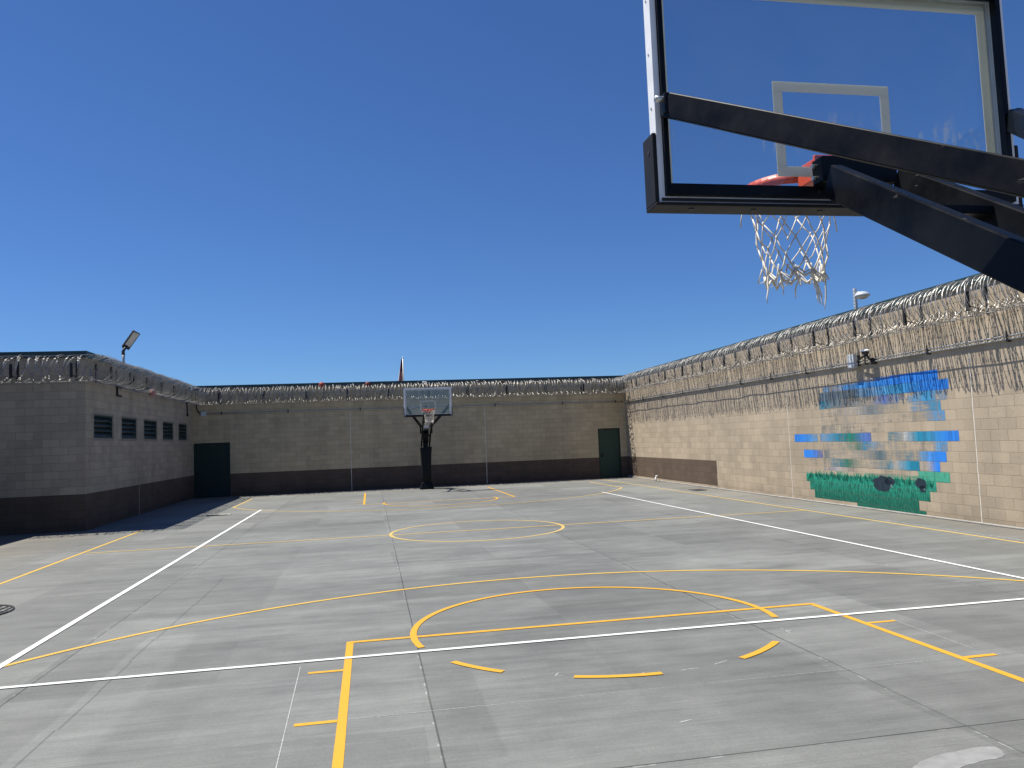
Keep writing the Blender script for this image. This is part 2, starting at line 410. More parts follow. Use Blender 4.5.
CX = 2.2; YF = 7.86; YC = 16.68; YFF = 25.45
PZ = .004
class Flat:
    def __init__(s, z=PZ): s.m = MB(); s.z = z
    def quad(s, x0, y0, x1, y1, n=1):
        # split along the long side so that the edges can wander a little, like hand-laid tape lines
        long_x = abs(x1-x0) > abs(y1-y0); L = abs(x1-x0) if long_x else abs(y1-y0); n = max(1, int(L/.5))
        vs = []
        for i in range(n+1):
            k = i/n; j1 = random.uniform(-.0022,.0022); j2 = random.uniform(-.0022,.0022)
            if long_x: vs += [(x0+(x1-x0)*k, y0+j1, s.z), (x0+(x1-x0)*k, y1+j2, s.z)]
            else: vs += [(x0+j1, y0+(y1-y0)*k, s.z), (x1+j2, y0+(y1-y0)*k, s.z)]
        fs = [((2*i, 2*i+2, 2*i+3, 2*i+1) if long_x else (2*i, 2*i+1, 2*i+3, 2*i+2)) for i in range(n)]
        s.m.add(vs, fs); return s
    def arc(s, cx, cy, r, a0, a1, w, n=None):
        n = n or max(6, int(abs(a1-a0)*r/.12))
        vs = []
        for i in range(n+1):
            a = a0+(a1-a0)*i/n
            for q in (r-w/2, r+w/2): vs.append((cx+q*math.cos(a), cy+q*math.sin(a), s.z))
        s.m.add(vs, [(2*i, 2*i+1, 2*i+3, 2*i+2) for i in range(n)]); return s
    def seg(s, a, b, w):
        a = Vector((*a,s.z)); b = Vector((*b,s.z)); d = (b-a).normalized(); p = Vector((-d.y,d.x,0))*w/2
        s.m.add([a-p, b-p, b+p, a+p], [(0,1,2,3)]); return s
    def build(s, name, mat): return tag(s.m.build(name, mat), kind='structure')
LW = .066
# white volleyball rectangle (lies over the yellow)
f = Flat(.0075)
f.quad(-5.5,7.3-.03,11.0,7.3+.03)
f.build('white_cross_line', M['white'])
f = Flat(.0078); f.quad(-3.386-.036,7.33,-3.386+.036,25.5); f.build('white_left_line', M['white'])
f = Flat(.0078); f.quad(7.63-.032,7.33,7.63+.032,25.5); f.build('white_right_line', M['white'])
f = Flat(.0078); f.quad(-3.36,25.5-.012,7.6,25.5+.012); f.build('faint_white_far_line', M['chalk'])
# yellow basketball court
def lane(yb, yf, s):
    f = Flat(.003); xl, xr = -.24, 4.64
    f.quad(xl-LW/2, min(yb,yf), xl+LW/2, max(yb,yf)+(.03 if s > 0 else 0)); f.quad(xr-LW/2, min(yb,yf), xr+LW/2, max(yb,yf)+(.03 if s > 0 else 0))
    f.build('yellow_lane_sides', M['yellow'])
    f = Flat(.0045); f.quad(xl, yf-LW/2, xr, yf+LW/2); f.build('yellow_free_throw_line', M['yellow'])
    f = Flat(.006); e = .235
    a0, a1 = (-e, PI+e) if s > 0 else (PI-e, 2*PI+e)
    f.arc(CX, yf, 1.83, a0, a1, LW, 60); f.build('yellow_free_throw_circle', M['yellow'])
    f = Flat(.003)
    for x, d in ((xl-LW/2, -1), (xr+LW/2, 1)):
        for o in (.93, 2.17): f.quad(min(x, x+d*.29), yf-s*o-.026, max(x, x+d*.29), yf-s*o+.026)
    f.build('yellow_lane_ticks', M['yellow'])
lane(1.9, YF, 1); lane(31.45, YFF, -1)
f = Flat(.006)
for p, q in (((.66,6.882),(1.043,6.485)), ((1.553,6.181),(2.23,6.032)), ((2.981,6.257),(3.539,6.589))):
    a = math.atan2(p[1]-YF, p[0]-CX); b = math.atan2(q[1]-YF, q[0]-CX); f.arc(CX, YF, 1.83, a, b, LW, 8)
f.build('yellow_dashed_arc', M['yellow'])
f = Flat(.003); f.arc(CX, YC, 1.83, 0, 2*PI, LW, 90); f.build('yellow_centre_circle', M['yellow_worn'])
f = Flat(.0045); f.quad(-5.5, YC-.05-LW/2, 9.82, YC-.05+LW/2); f.build('yellow_halfway_line', M['yellow_worn'])
f = Flat(.0032); f.quad(9.84-LW/2, 2, 9.84+LW/2, 33.0); f.build('yellow_right_sideline', M['yellow_worn'])
f = Flat(.0032); f.quad(10.06-.012, 6, 10.06+.012, 33.0); f.build('faint_right_guide_line', M['chalk'])
f = Flat(.0032); f.quad(-5.6-LW/2, 2, -5.6+LW/2, 20.95); f.build('yellow_left_sideline', M['yellow_mid'])
f = Flat(.0045)
f.arc(2.1, 3.545, 7.08, .12, 2.72, LW, 110)
f.build('yellow_near_three_point_arc', M['yellow_mid'])
f = Flat(.0047)
yc = 29.85; a = math.acos(6.7/7.2)
f.arc(CX, yc, 7.2, PI+a, 2*PI-a, LW, 110); yb = yc-7.2*math.sin(a)
f.quad(CX-6.7-LW/2, yb, CX-6.7+LW/2, 31.45); f.quad(CX+6.7-LW/2, yb, CX+6.7+LW/2, 31.45)
f.build('yellow_far_three_point_arc', M['yellow_worn'])
# chalk setting-out marks
f = Flat(.0018)
for (a, b, wd) in (((-.645,7.15),(-.589,4.4),.006), ((4.971,7.05),(4.93,5.9),.006)): f.seg(a, b, wd)
x = -.2
while x < 6.2:
    L = random.uniform(.15,.5); f.seg((x, 5.70+random.uniform(-.003,.003)), (x+L, 5.70+random.uniform(-.003,.003)), random.uniform(.003,.006)); x += L+random.uniform(0,.05)
for a, b in (((1.40,6.22),(1.47,6.21)),((1.40,6.22),(1.45,6.30)),((2.40,6.06),(2.56,6.085)),((2.72,6.13),(2.86,6.2)),((3.80,7.02),(3.83,6.93)),((3.78,6.88),(3.86,6.93)),((3.82,6.97),(3.80,6.84)),((2.08,6.06),(2.10,6.10)),((3.2,7.42),(3.9,7.5)),((2.7,7.38),(2.95,7.4)),((1.95,5.0),(2.05,5.03)),((3.0,14.35),(3.5,14.32))):
    f.seg(a, b, .009)
f.build('chalk_marks', M['chalk'])

# paler irregular patch laid over the slab, lower right
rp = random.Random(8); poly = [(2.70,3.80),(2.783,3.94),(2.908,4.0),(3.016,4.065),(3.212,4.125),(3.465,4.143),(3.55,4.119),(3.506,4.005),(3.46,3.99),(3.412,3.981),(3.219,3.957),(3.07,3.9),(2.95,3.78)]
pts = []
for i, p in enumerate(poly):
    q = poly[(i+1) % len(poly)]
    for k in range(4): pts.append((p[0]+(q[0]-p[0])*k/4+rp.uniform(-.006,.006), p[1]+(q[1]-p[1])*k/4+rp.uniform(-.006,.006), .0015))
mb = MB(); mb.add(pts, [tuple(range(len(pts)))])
tag(mb.build('slab_pale_patch', simple('pale_patch_tone', (.245,.25,.243), .85, 0, .18, 9)), kind='structure')
# ------------------------------------------------------------------ walls
WH = 4.42          # masonry height; flashing above
def holed_face(mb, L, Hh, holes, depth):
    """front face in the local xz plane (y=0, facing -y) with rectangular openings and reveals"""
    xs = sorted({0, L} | {h[0] for h in holes} | {h[1] for h in holes}); zs = sorted({0, Hh} | {h[2] for h in holes} | {h[3] for h in holes})
    for i in range(len(xs)-1):
        for j in range(len(zs)-1):
            cx, cz = (xs[i]+xs[i+1])/2, (zs[j]+zs[j+1])/2
            if any(h[0] < cx < h[1] and h[2] < cz < h[3] for h in holes): continue
            mb.add([(xs[i],0,zs[j]),(xs[i+1],0,zs[j]),(xs[i+1],0,zs[j+1]),(xs[i],0,zs[j+1])], [(0,1,2,3)])
    for a, b, c, d in holes:
        mb.add([(a,0,c),(b,0,c),(b,0,d),(a,0,d),(a,depth,c),(b,depth,c),(b,depth,d),(a,depth,d)], [(0,1,5,4),(1,2,6,5),(2,3,7,6),(3,0,4,7),(4,5,6,7)])
    return mb
def local(o_xy, ang): return Matrix.Translation((o_xy[0],o_xy[1],0)) @ Matrix.Rotation(ang, 4, 'Z')

def coping(parent, L, name='coping', x0=0):
    m = MB(); x = x0
    # flashing in lengths with small laps
    while x < L-.01:
        e = min(x+3.05, L); m.box(x, -.035, WH-.0, e-.004, .34, WH+.17); m.box(x, -.05, WH+.0, e-.004, -.0353, WH+.025); x = e
    return m.build(name, M['coping'], parent)

def seal(parent, x, z0, z1, y=-.003):
    m = MB(); pts = 14
    for i in range(pts):
        a = z0+(z1-z0)*i/pts; b = z0+(z1-z0)*(i+1)/pts; j = random.uniform(-.003,.003)
        m.add([(x-.012+j,y,a),(x+.012+j,y,a),(x+.012+j,y,b),(x-.012+j,y,b)], [(0,1,2,3)])
    return m.build('joint_sealant', M['joint'], parent)

def door(parent, x0, x1, z1, depth, two=False):
    m = MB()
    m.box(x0, .03, 0, x0+.06, depth, z1); m.box(x1-.06, .03, 0, x1, depth, z1); m.box(x0+.06, .03, z1-.06, x1-.06, depth, z1)
    fr = m.build('door_frame', M['frame'], parent, .004)
    m = MB(); m.box(x0+.063, .07, .015, x1-.063, .115, z1-.063)
    d = m.build('door', M['door'], parent, .003)
    m = MB(); hx = x0+.16
    m.tube([(hx,.07,1.02),(hx,.0,1.02),(hx+.12,.0,1.02)], .012, 8); m.box(hx-.03,.055,.93,hx+.03,.0699,1.12)
    m.build('handle', M['bracket'], d, 0, True)
    m = MB(); m.box((x0+x1)/2-.15, .035, z1-.15, (x0+x1)/2+.15, .0698, z1-.09)
    m.build('door_closer', M['louvre'], d, .004)
    return d

# ---- razor wire: two counter-wound helices clipped into a concertina, support wires, wall brackets
def razor_coil(name, L, label, cat='razor wire', r=.345, pitch=.138, off=.39, zc=4.12, br_first=.9, br_step=1.72, seed=1, M4=None, sparse=1.0):
    rnd = random.Random(seed)
    root = empty(name); root.matrix_world = M4
    tag(root, label, cat, 'razor wire coils along the tops of the walls')
    mb = MB(); N = 22
    for hand, ph in ((1, 0.0), (-1, .35)):
        loops = int(L/(pitch*sparse)); pts = []; radial = []
        rj = r; yj = 0; zj = 0; xj = 0; tj = 0
        for i in range(loops*N+1):
            if i % N == 0:
                rn = r*rnd.uniform(.84,1.06); yn = rnd.uniform(-.035,.035); zn = rnd.uniform(-.04,.03); xn = rnd.uniform(-.07,.07)
                ro, yo, zo, xo = rj, yj, zj, xj; to_ = tj; tn = rnd.uniform(-.15,.15)
            k = (i % N)/N; k = k*k*(3-2*k)
            if i % N == N-1: rj, yj, zj, xj = rn, yn, zn, xn; tj = tn
            rr = ro+(rn-ro)*k; th = hand*2*PI*i/N+ph
            pts.append(Vector((i/N*pitch*sparse + (to_+(tn-to_)*k)*math.sin(th+.6) + xo+(xn-xo)*k, -off+yo+(yn-yo)*k+rr*math.cos(th), zc+zo+(zn-zo)*k+rr*math.sin(th))))
            radial.append(Vector((0, math.cos(th), math.sin(th))))
        vs = []; fs = []
        wa, wr = .0076, .0035
        for p, q in zip(pts, radial):
            ax = Vector((1,0,0)); vs += [p+ax*wa, p+q*wr, p-ax*wa, p-q*wr]
        for i in range(len(pts)-1):
            for k in range(4): fs.append((4*i+k, 4*i+(k+1) % 4, 4*i+4+(k+1) % 4, 4*i+4+k))
        mb.add(vs, fs)
        for i in range(0, len(pts)-1):          # barbs: pairs of small blades
            p = pts[i].lerp(pts[i+1], rnd.random()); t = (pts[i+1]-pts[i]).normalized(); q = radial[i]; ax = t.cross(q).normalized()
            l = .027; hgt = .02
            for sgn in (1, -1):
                mb.add([p-t*l, p+t*l*.4, p+ax*sgn*hgt+t*l*.9], [(0,1,2)])
    mb.build('razor_tape', M['wire'], root)
    m = MB()
    for (yy, zz) in ((-off, zc-r*.98), (-off-.12, zc+r*.9)):
        pts = []; n = max(3, int(L/.86))
        for i in range(n+1): pts.append((L*i/n, yy+rnd.uniform(-.01,.01), zz-.012*(i % 2)))
        m.tube(pts, .009 if zz < zc else .0035, 5)
    m.build('support_wire', M['wire'], root)
    x = br_first
    while x < L-.1:
        m = MB()
        m.box(x-.03, -.012, zc-.30, x+.03, -.001, zc+.2)                 # wall plate
        m.bar((x,-.006,zc-.24), (x,-off-.02,zc-.14), .014, .014)         # arm under the coil
        m.box(x-.02, -.04, zc+.02, x+.02, -.0125, zc+.2)
        m.box(x-.028, -off-.03, zc-.24, x+.028, -off+.02, zc+.12)        # cable clamp plate
        b = m.build('wall_bracket', M['bracket'], root)
        x += br_step*rnd.uniform(.97,1.03)
    return root

def conduit(name, L, x0, z0, z1, Mx, label, r=.022, n=1, stand=.07, step=3.0, seed=3):
    root = empty(name); root.matrix_world = Mx
    tag(root, label, 'conduit', 'conduits clipped along the yard walls')
    m = MB()
    for k in range(n):
        pts = [(x0+(L-x0)*i/12, -stand-.0, (z0+(z1-z0)*i/12)+k*.058+random.uniform(-.004,.004)) for i in range(13)]
        m.tube(pts, r, 8)
    m.build('pipe', M['conduit'], root, 0, True)
    x = x0+.6; rnd = random.Random(seed)
    while x < L:
        m = MB(); zz = z0+(z1-z0)*(x-x0)/(L-x0)
        m.box(x-.018, -stand-r-.004, zz-.045, x+.018, -.001, zz-r-.001); m.box(x-.018, -stand-r-.012, zz-.045, x+.018, -stand-r-.0045, zz+.058*n+.03)
        m.build('pipe_clamp', M['bracket'], root)
        x += step*rnd.uniform(.8,1.15)
    return root

# ---- far wall : local x from left corner, faces -Y
FA = (-7.15, 33.9); LF = 11.42+7.15
MF = local(FA, 0)
far = empty('far_yard_wall'); far.name = 'yard_wall'; far.matrix_world = MF
tag(far, 'shaded tan block wall across the far end with brown base, one narrow green door and one wide one', 'wall')
dR = (17.24, 18.27, 0, 2.22); dL = (.02, 1.45, 0, 2.22)
mb = holed_face(MB(), LF+.3, WH, [(dR[0],dR[1],0,2.22),(dL[0],dL[1],0,2.22)], .16)
mb.add([(0,.3,0),(LF+.3,.3,0),(LF+.3,.3,WH),(0,.3,WH),(0,0,WH),(LF+.3,0,WH),(LF+.3,0,0),(0,0,0)], [(1,0,3,2),(3,4,5,2),(5,6,1,2),(4,3,0,7)])
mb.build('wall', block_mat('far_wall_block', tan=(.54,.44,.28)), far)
coping(far, LF+.28)
door(far, dR[0], dR[1], 2.22, .16); M['door'] = simple('near_black_green_door_paint', (.004,.02,.015), .55, 0, .2, 3); door(far, dL[0], dL[1], 2.22, .16)
for x in (6.34, 12.13): seal(far, x, .0, 3.36)
seal(far, 6.34, 3.5, 4.41, -.0032)
razor_coil('razor_wire_coil', LF-.35, 'razor wire coil along the top of the shaded far wall behind the far hoop', seed=5, M4=MF @ Matrix.Translation((.35,0,0)), br_first=.75)
conduit('wall_conduit', LF-.1, .55, 3.42, 3.40, MF, 'thin grey conduit run across the shaded far wall', .02, 1, .05, 3.0)
m = MB(); m.box(-.11,-.09,-.1,.11,-.001,.1); o = m.build('junction_box', M['box_grey'], None, .01); o.matrix_world = MF @ Matrix.Translation((.44,0,3.42))
tag(o, 'grey junction box at the left end of the far wall conduit', 'junction box')

# ---- right wall : local x runs from the far corner toward the camera side, faces -X
RA = Vector((11.42, 33.9)); RB = Vector((11.05, 12.0)); dr = (RB-RA).normalized(); angR = math.atan2(dr.y, dr.x); LR = 42
MR = local(RA, angR)
rw = empty('yard_wall'); rw.matrix_world = MR
tag(rw, 'sunlit tan block wall down the right side carrying the blue and green mural', 'wall')
mb = MB(); mb.box(-.3,0,0,LR,.3,WH)
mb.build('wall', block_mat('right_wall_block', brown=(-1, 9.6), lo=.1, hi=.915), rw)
coping(rw, LR, x0=-.3)
for x in (21.15, 14.4, 27.9): seal(rw, x, 0, 3.2)
razor_coil('razor_wire_coil', 33, 'razor wire coil along the top of the sunlit right wall above the mural', seed=9, M4=MR, br_first=1.2, br_step=1.7)
conduit('wall_conduit', LR, .1, 3.37, 3.24, MR, 'pair of grey conduits along the sunlit right wall above the mural', .018, 2, .045, 2.3)
m = MB(); m.box(-.2,-.06,0,LR,-.001,.035)
m.build('mortar_fillet', M['kerb'], rw, .012)

def yr(Y):      # local x on the right wall for a world Y
    return (33.9-Y)/abs(dr.y)
# mural, course by course: (x from pixel-measured world Y range, colour, opacity)
BL = (.03,.22,.72); LB = (.12,.34,.62); TE = (.02,.24,.38); GY = (.17,.2,.22); GR = (.02,.30,.19); DG = (.01,.2,.13); LG = (.07,.36,.24); DK = (.02,.035,.05); PU = (.10,.19,.5); WT = (.55,.53,.5); BT = (.05,.28,.5)
def z(i): return .11+.203*i
rows = [
 (13, 2.88, 2.95, [(17.0,15.9,LB,.12),(15.9,14.6,BL,.45),(14.6,13.62,BL,.9)]),
 (13, 2.75, 2.88, [(17.7,16.6,LB,.4),(16.6,15.4,(.05,.27,.66),.75),(15.4,14.4,BL,.92),(14.4,13.62,BL,.97)]),
 (12, z(12), 2.75, [(17.9,17.0,(.13,.18,.22),.7),(17.0,16.0,(.12,.15,.17),.75),(16.0,15.3,LB,.6),(15.3,14.4,BT,.85),(14.4,13.34,BL,.97)]),
 (11, z(11), z(12), [(17.95,17.6,TE,.55),(17.6,16.3,GY,.6),(16.3,15.6,(.3,.3,.28),.45),(15.6,15.0,PU,.55),(15.0,14.2,LB,.22),(14.2,13.75,BT,.75),(13.75,13.4,LB,.4)]),
 (10, z(10), z(11), [(17.7,16.9,GY,.25),(16.9,16.2,WT,.4),(16.2,15.5,GY,.6),(15.1,14.1,LB,.1),(14.1,13.6,BT,.55)]),
 (9, z(9), z(10), [(17.6,16.9,GY,.2),(16.9,15.4,WT,.22),(15.4,14.4,GY,.12),(14.0,13.5,LB,.5)]),
 (8, z(8), z(9), [(17.9,17.2,GY,.35),(17.0,16.0,GY,.25),(15.9,15.5,GY,.18)]),
 (7, z(7), z(8), [(19.22,18.45,BL,.97),(18.45,18.1,LB,.45),(18.0,17.5,LB,.5),(17.5,16.9,TE,.65),(16.9,16.4,DG,.6),(16.4,15.9,PU,.85),(15.3,14.95,TE,.3),(14.95,14.6,WT,.6),(14.6,14.1,TE,.85),(14.1,13.75,BT,.8),(13.75,13.17,BL,.95)]),
 (6, z(6), z(7), [(16.6,16.3,DG,.45),(16.3,15.9,BT,.6),(14.3,14.1,GY,.3),(13.9,13.5,LB,.5)]),
 (5, z(5), z(6), [(18.8,18.3,BL,.9),(18.3,17.9,PU,.5),(17.85,17.6,GY,.5),(15.85,15.4,(.09,.14,.16),.9),(14.9,14.5,TE,.3),(14.4,14.05,LB,.55),(14.05,13.55,BL,.95)]),
 (4, z(4), z(5), [(18.6,17.8,GY,.15),(17.6,17.1,TE,.4),(17.1,16.6,DG,.6),(15.5,15.2,TE,.6),(15.2,15.0,WT,.5),(15.0,14.35,TE,.85),(14.3,14.0,WT,.3),(14.0,13.75,BL,.9)]),
 (3, z(3)+.1, z(4), [(17.9,17.5,PU,.3),(17.5,16.9,WT,.45),(16.9,16.3,GY,.22),(15.5,14.6,GY,.18),(14.4,13.5,LG,.85)]),
 (3, z(3), z(3)+.1, [(17.4,16.6,LG,.15),(16.6,15.8,LG,.22),(15.8,15.4,GY,.3),(15.4,14.3,LG,.35),(14.3,13.5,LG,.95)]),
 (2, z(2), z(3), [(18.75,16.2,GR,.97),(16.2,15.3,GR,.9),(15.3,14.2,GR,.9),(14.2,13.9,LG,.9)]),
 (1, z(1), z(2), [(18.6,15.9,DG,1),(15.9,15.4,DG,1),(15.4,14.1,DG,1)]),
 (0, z(0), z(1), [(18.4,14.45,DG,1)]),
 (-1, .04, z(0), [(16.6,14.25,DG,1)]),
]
rows = [(k, z0, z1, ([(17.9,14.0,(.4,.39,.36),.3)] if 3 < k < 12 and not segs else segs)) for (k, z0, z1, segs) in rows]
for kk_ in (4,5,6,8,9,10,11):        # fill the gaps of the middle courses with a thin worn wash
    for ri, (k, z0, z1, segs) in enumerate(rows):
        if k != kk_: continue
        out = []; last = 17.9
        for sg in segs:
            if sg[0] < last-.05: out.append((last, sg[0], (.36,.37,.36), .22))
            out.append(sg); last = sg[1]
        rows[ri] = (k, z0, z1, sorted(out, key=lambda q: -q[0]))
mb = MB(); rnd = random.Random(21)
def dark_figure(u, zz):      # two dark rounded shapes standing in the painted grass
    for (yc_, zc_, ry, rz_) in ((15.6,.60,.34,.15),(14.35,.64,.16,.12)):
        if ((u-yc_)/ry)**2+((zz-zc_)/rz_)**2 < 1: return True
    return False
for (k, z0, z1, segs) in rows:
    def col_at(u):
        for n_, (ya, yb_, c, al) in enumerate(segs):
            if yb_ <= u <= ya+1e-6:
                mid_ = (ya+yb_)/2; c2, a2, w_ = c, al, 0
                if u > mid_ and n_ > 0 and abs(segs[n_-1][1]-ya) < .02: c2, a2 = segs[n_-1][2:]; w_ = .5*(u-mid_)/(ya-mid_)
                elif u < mid_ and n_ < len(segs)-1 and abs(segs[n_+1][0]-yb_) < .02: c2, a2 = segs[n_+1][2:]; w_ = .5*(mid_-u)/(mid_-yb_)
                return tuple(p*(1-w_)+q*w_ for p, q in zip(c, c2)), al*(1-w_)+a2*w_
        return (.2,.2,.2), 0
    for (ya, yb_, c, al) in segs:
        n = max(2, int((ya-yb_)/.07)); vsub = 4 if k in (1, 2) else 1
        for i in range(n):
            ua, ub = ya-(ya-yb_)*i/n, ya-(ya-yb_)*(i+1)/n
            for q in range(vsub):
                za, zb = z0+(z1-z0)*q/vsub, z0+(z1-z0)*(q+1)/vsub
                cols = []
                for u in (ua-1e-4, ub+1e-4):
                    cc, aa = col_at(u)
                    rr = random.Random(int(u*900)+k*77).uniform(.88,1.12)
                    cols.append((*[min(1, x_*rr) for x_ in cc], max(.02, min(1, aa*rr))))
                x0, x1 = yr(ua), yr(ub)
                mb.add([(x0,-.0035,za),(x1,-.0035,za),(x1,-.0035,zb),(x0,-.0035,zb)], [(0,1,2,3)], (cols[0],cols[1],cols[1],cols[0]))
# brush-stroke blades along the ragged top of the painted grass, and two dark rounded shapes in it
for i in range(420):
    u = rnd.uniform(13.95, 18.72); zb_ = rnd.uniform(z(2)+.05, z(3)-.03) if u < 18.4 else rnd.uniform(z(2), z(3)-.06)
    hh = rnd.uniform(.06,.17); w_ = rnd.uniform(.018,.04); ln = rnd.uniform(-.05,.05); x0 = yr(u); c = rnd.choice((GR,LG,DG,(.02,.38,.25))); kk = rnd.uniform(.7,1.2)
    mb.add([(x0-w_,-.0045,zb_),(x0+w_,-.0045,zb_),(x0+ln,-.0045,zb_+hh)], [(0,1,2)], (*[q*kk for q in c], .85))
for (yc_, zc_, ry, rz_) in ((15.6,.60,.36,.17),(15.35,.66,.2,.1),(14.35,.66,.17,.12),(14.3,.56,.1,.08)):
    pts = []
    for i in range(18):
        a = 2*PI*i/18; q = rnd.uniform(.82,1.1); pts.append((yr(yc_)+ry*q*math.cos(a), -.0052, zc_+rz_*q*math.sin(a)))
    mb.add(pts, [tuple(range(18))], (.02,.035,.055,.85))
for (yc_, zc_, ry, rz_) in ((15.3,.56,.04,.05),(14.25,.55,.03,.02)):
    mb.add([(yr(yc_)+ry*math.cos(2*PI*i/10), -.0058, zc_+rz_*math.sin(2*PI*i/10)) for i in range(10)], [tuple(range(10))], (.1,.2,.2,.8))
mu = mb.build('mural', M['mural']); mu.matrix_world = MR
tag(mu, 'unfinished blue and green mural painted in streaks on the sunlit block wall', 'mural')

# ---- left building
MLx = -7.15; MLy = 21.6
lb = empty('cell_block_building', (MLx, MLy, 0))
tag(lb, 'low tan block building at left with five louvred vents, brown base and flat roof', 'building')
wm = block_mat('building_block')
LS = 12.3
# side face runs along +Y facing +X : build in a local frame (x along +Y) and rotate
vents = [(.62,2.17),(2.97,4.45),(5.27,6.8),(7.6,9.06),(9.9,11.24)]
holes = [(a,b,2.36,2.98) for a, b in vents]
mb = holed_face(MB(), LS, WH, holes, .17)
R = Matrix.Rotation(PI/2, 4, 'Z')
mb.v = [tuple(R @ Vector(v)) for v in mb.v]
mb.add([(-9,0,0),(0,0,0),(0,0,WH),(-9,0,WH),(-9,LS,0),(0,LS,0),(0,LS,WH),(-9,LS,WH)], [(0,1,2,3),(3,2,6,7),(0,3,7,4),(4,7,6,5)])
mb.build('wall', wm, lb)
m = MB()
m.box(-9,-.035,WH,.035,.3,WH+.17); m.box(-.3,.3,WH,.035,LS-.35,WH+.17); m.box(-9,-.05,WH,.05,-.0353,WH+.025); m.box(.0353,-.035,WH,.05,LS-.35,WH+.025)
m.build('coping', M['coping'], lb)
mb = MB(); mb.add([(-.004,4.7,0),(-.004+.007,4.7,0),(-.004+.007,4.7,.9),(-.004,4.7,.9)], [(0,1,2,3)])
s1 = seal(lb, 4.7, 0, .9); s1.rotation_euler = (0,0,PI/2)
for a, b in vents:
    m = MB()
    for (x0, z0, x1, z1) in ((a-.07,2.29,b+.07,2.358),(a-.07,2.982,b+.07,3.03),(a-.07,2.358,a-.002,2.982),(b+.002,2.358,b+.07,2.982)): m.box(x0,-.004,z0,x1,.03,z1)
    m.v = [tuple(R @ Vector(v)) for v in m.v]
    vent = m.build('vent', M['plaster'], lb)
    m = MB(); fw = .04
    m.box(a,.015,2.36,a+fw,.16,2.98); m.box(b-fw,.015,2.36,b,.16,2.98); m.box(a+fw,.015,2.94,b-fw,.16,2.98); m.box(a+fw,.015,2.36,b-fw,.16,2.40)
    m.v = [tuple(R @ Vector(v)) for v in m.v]
    m.build('frame', M['louvre'], vent)
    m = MB()
    for k in range(4):
        zz = 2.42+k*.135
        m.add([(a+fw,.02,zz),(b-fw,.02,zz),(b-fw,.14,zz+.12),(a+fw,.14,zz+.12),(a+fw,.02,zz-.012),(b-fw,.02,zz-.012),(b-fw,.14,zz+.108),(a+fw,.14,zz+.108)],
              [(0,1,2,3),(7,6,5,4),(0,4,5,1),(3,2,6,7)])
    m.v = [tuple(R @ Vector(v)) for v in m.v]
    m.build('louvre', M['louvre'], vent)
MS = local((MLx, MLy), PI/2)          # local x along +Y; local -y is +X
razor_coil('razor_wire_coil', 11.9, 'razor wire coil along the building side over the five vents', seed=12, M4=MS @ Matrix.Translation((-.35,0,0)), br_first=1.1)
MN = local((MLx, MLy), PI)            # local x along -X; facing ... needs -y = -Y -> mirror by using x offset
MN = local((MLx-9, MLy), 0)
razor_coil('razor_wire_coil', 9.3, 'loose razor wire coil across the building front at the left edge', seed=14, M4=MN, br_first=.35, br_step=1.4, sparse=1.7)

# ---- perimeter wall running toward the camera on the left (its shadow edge shows on the slab)
pw = empty('yard_wall', (-10.05, 21.6, 0)); tag(pw, 'shaded tan block wall beyond the left frame edge beside the building front', 'wall')
mb = MB(); mb.box(-.3,-29,0,0,-.002,WH+.17); mb.build('wall', wm, pw)

# ------------------------------------------------------------------ things on the walls
# flood light on the building roof edge
t0 = empty('flood_light', (-7.25, 25.1, WH+.12)); tag(t0, 'dark LED flood light tilted on a short pole above the vented building', 'flood light')
m = MB(); m.tube([(0,0,0),(0,0,.38)], .038, 10); m.box(-.08,-.08,0,.08,.08,.02); m.build('pole', M['conduit'], t0, 0, True)
m = MB(); m.tube([(0,0,.34),(-.01,.0,.45),(.02,.05,.54),(.07,.11,.62)], [.05,.045,.04,.05], 10); m.build('arm', M['lamp_dark'], t0, 0, True)
nz_ = Vector((-.55,.68,.42)).normalized(); lx_ = Vector((.42,.12,.9)); lx_ = (lx_-nz_*lx_.dot(nz_)).normalized(); ly_ = nz_.cross(lx_)
hd = Matrix(((lx_.x,ly_.x,nz_.x,.19),(lx_.y,ly_.y,nz_.y,.12),(lx_.z,ly_.z,nz_.z,.80),(0,0,0,1)))
m = MB(); m.box(-.3,-.12,-.0,.3,.12,.06,hd); m.box(-.33,-.07,.06,-.1,.07,.1,hd)
for k in range(5): m.box(-.05+k*.06,-.10,.06,-.03+k*.06,.10,.085,hd)
h_ = m.build('lamp_head', M['lamp_dark'], t0, .008)
m = MB(); m.box(-.2,-.09,-.008,.27,.09,-.0005,hd); m.build('lens', M['lens'], h_)

# gooseneck light above right wall
xw = yr(16.35)
t1 = empty('pole_light'); t1.matrix_world = MR @ Matrix.Translation((xw,.15,WH+.17))
tag(t1, 'small grey gooseneck lamp with perforated post standing above the right wall coping', 'lamp')
m = MB(); m.box(-.05,-.05,-.02,.05,.05,.0001); m.box(-.032,-.032,0,.032,.032,.52)
m.build('post', M['box_grey'], t1, .006)
for k in range(6): MB().box(-.012,-.0345,.06+k*.075,.012,-.0325,.085+k*.075).build('post_slot', M['smoked'], t1)
m = MB(); m.tube([(.03,0,.36),(.12,-.02,.39),(.22,-.05,.39),(.3,-.07,.35)], .024, 8); m.build('arm', M['box_grey'], t1, 0, True)
def dome(mb, c, rx, rz, n=14, k=6, top=True):
    secs = []
    for j in range(k+1):
        a = PI/2*j/k; rr = rx*math.cos(a)+.0005; zz = rz*math.sin(a)*(1 if top else -1)
        secs.append([(c[0]+rr*math.cos(2*PI*i/n), c[1]+rr*math.sin(2*PI*i/n), c[2]+zz) for i in range(n)])
    if not top: secs = secs[::-1]
    return mb.loft(secs)
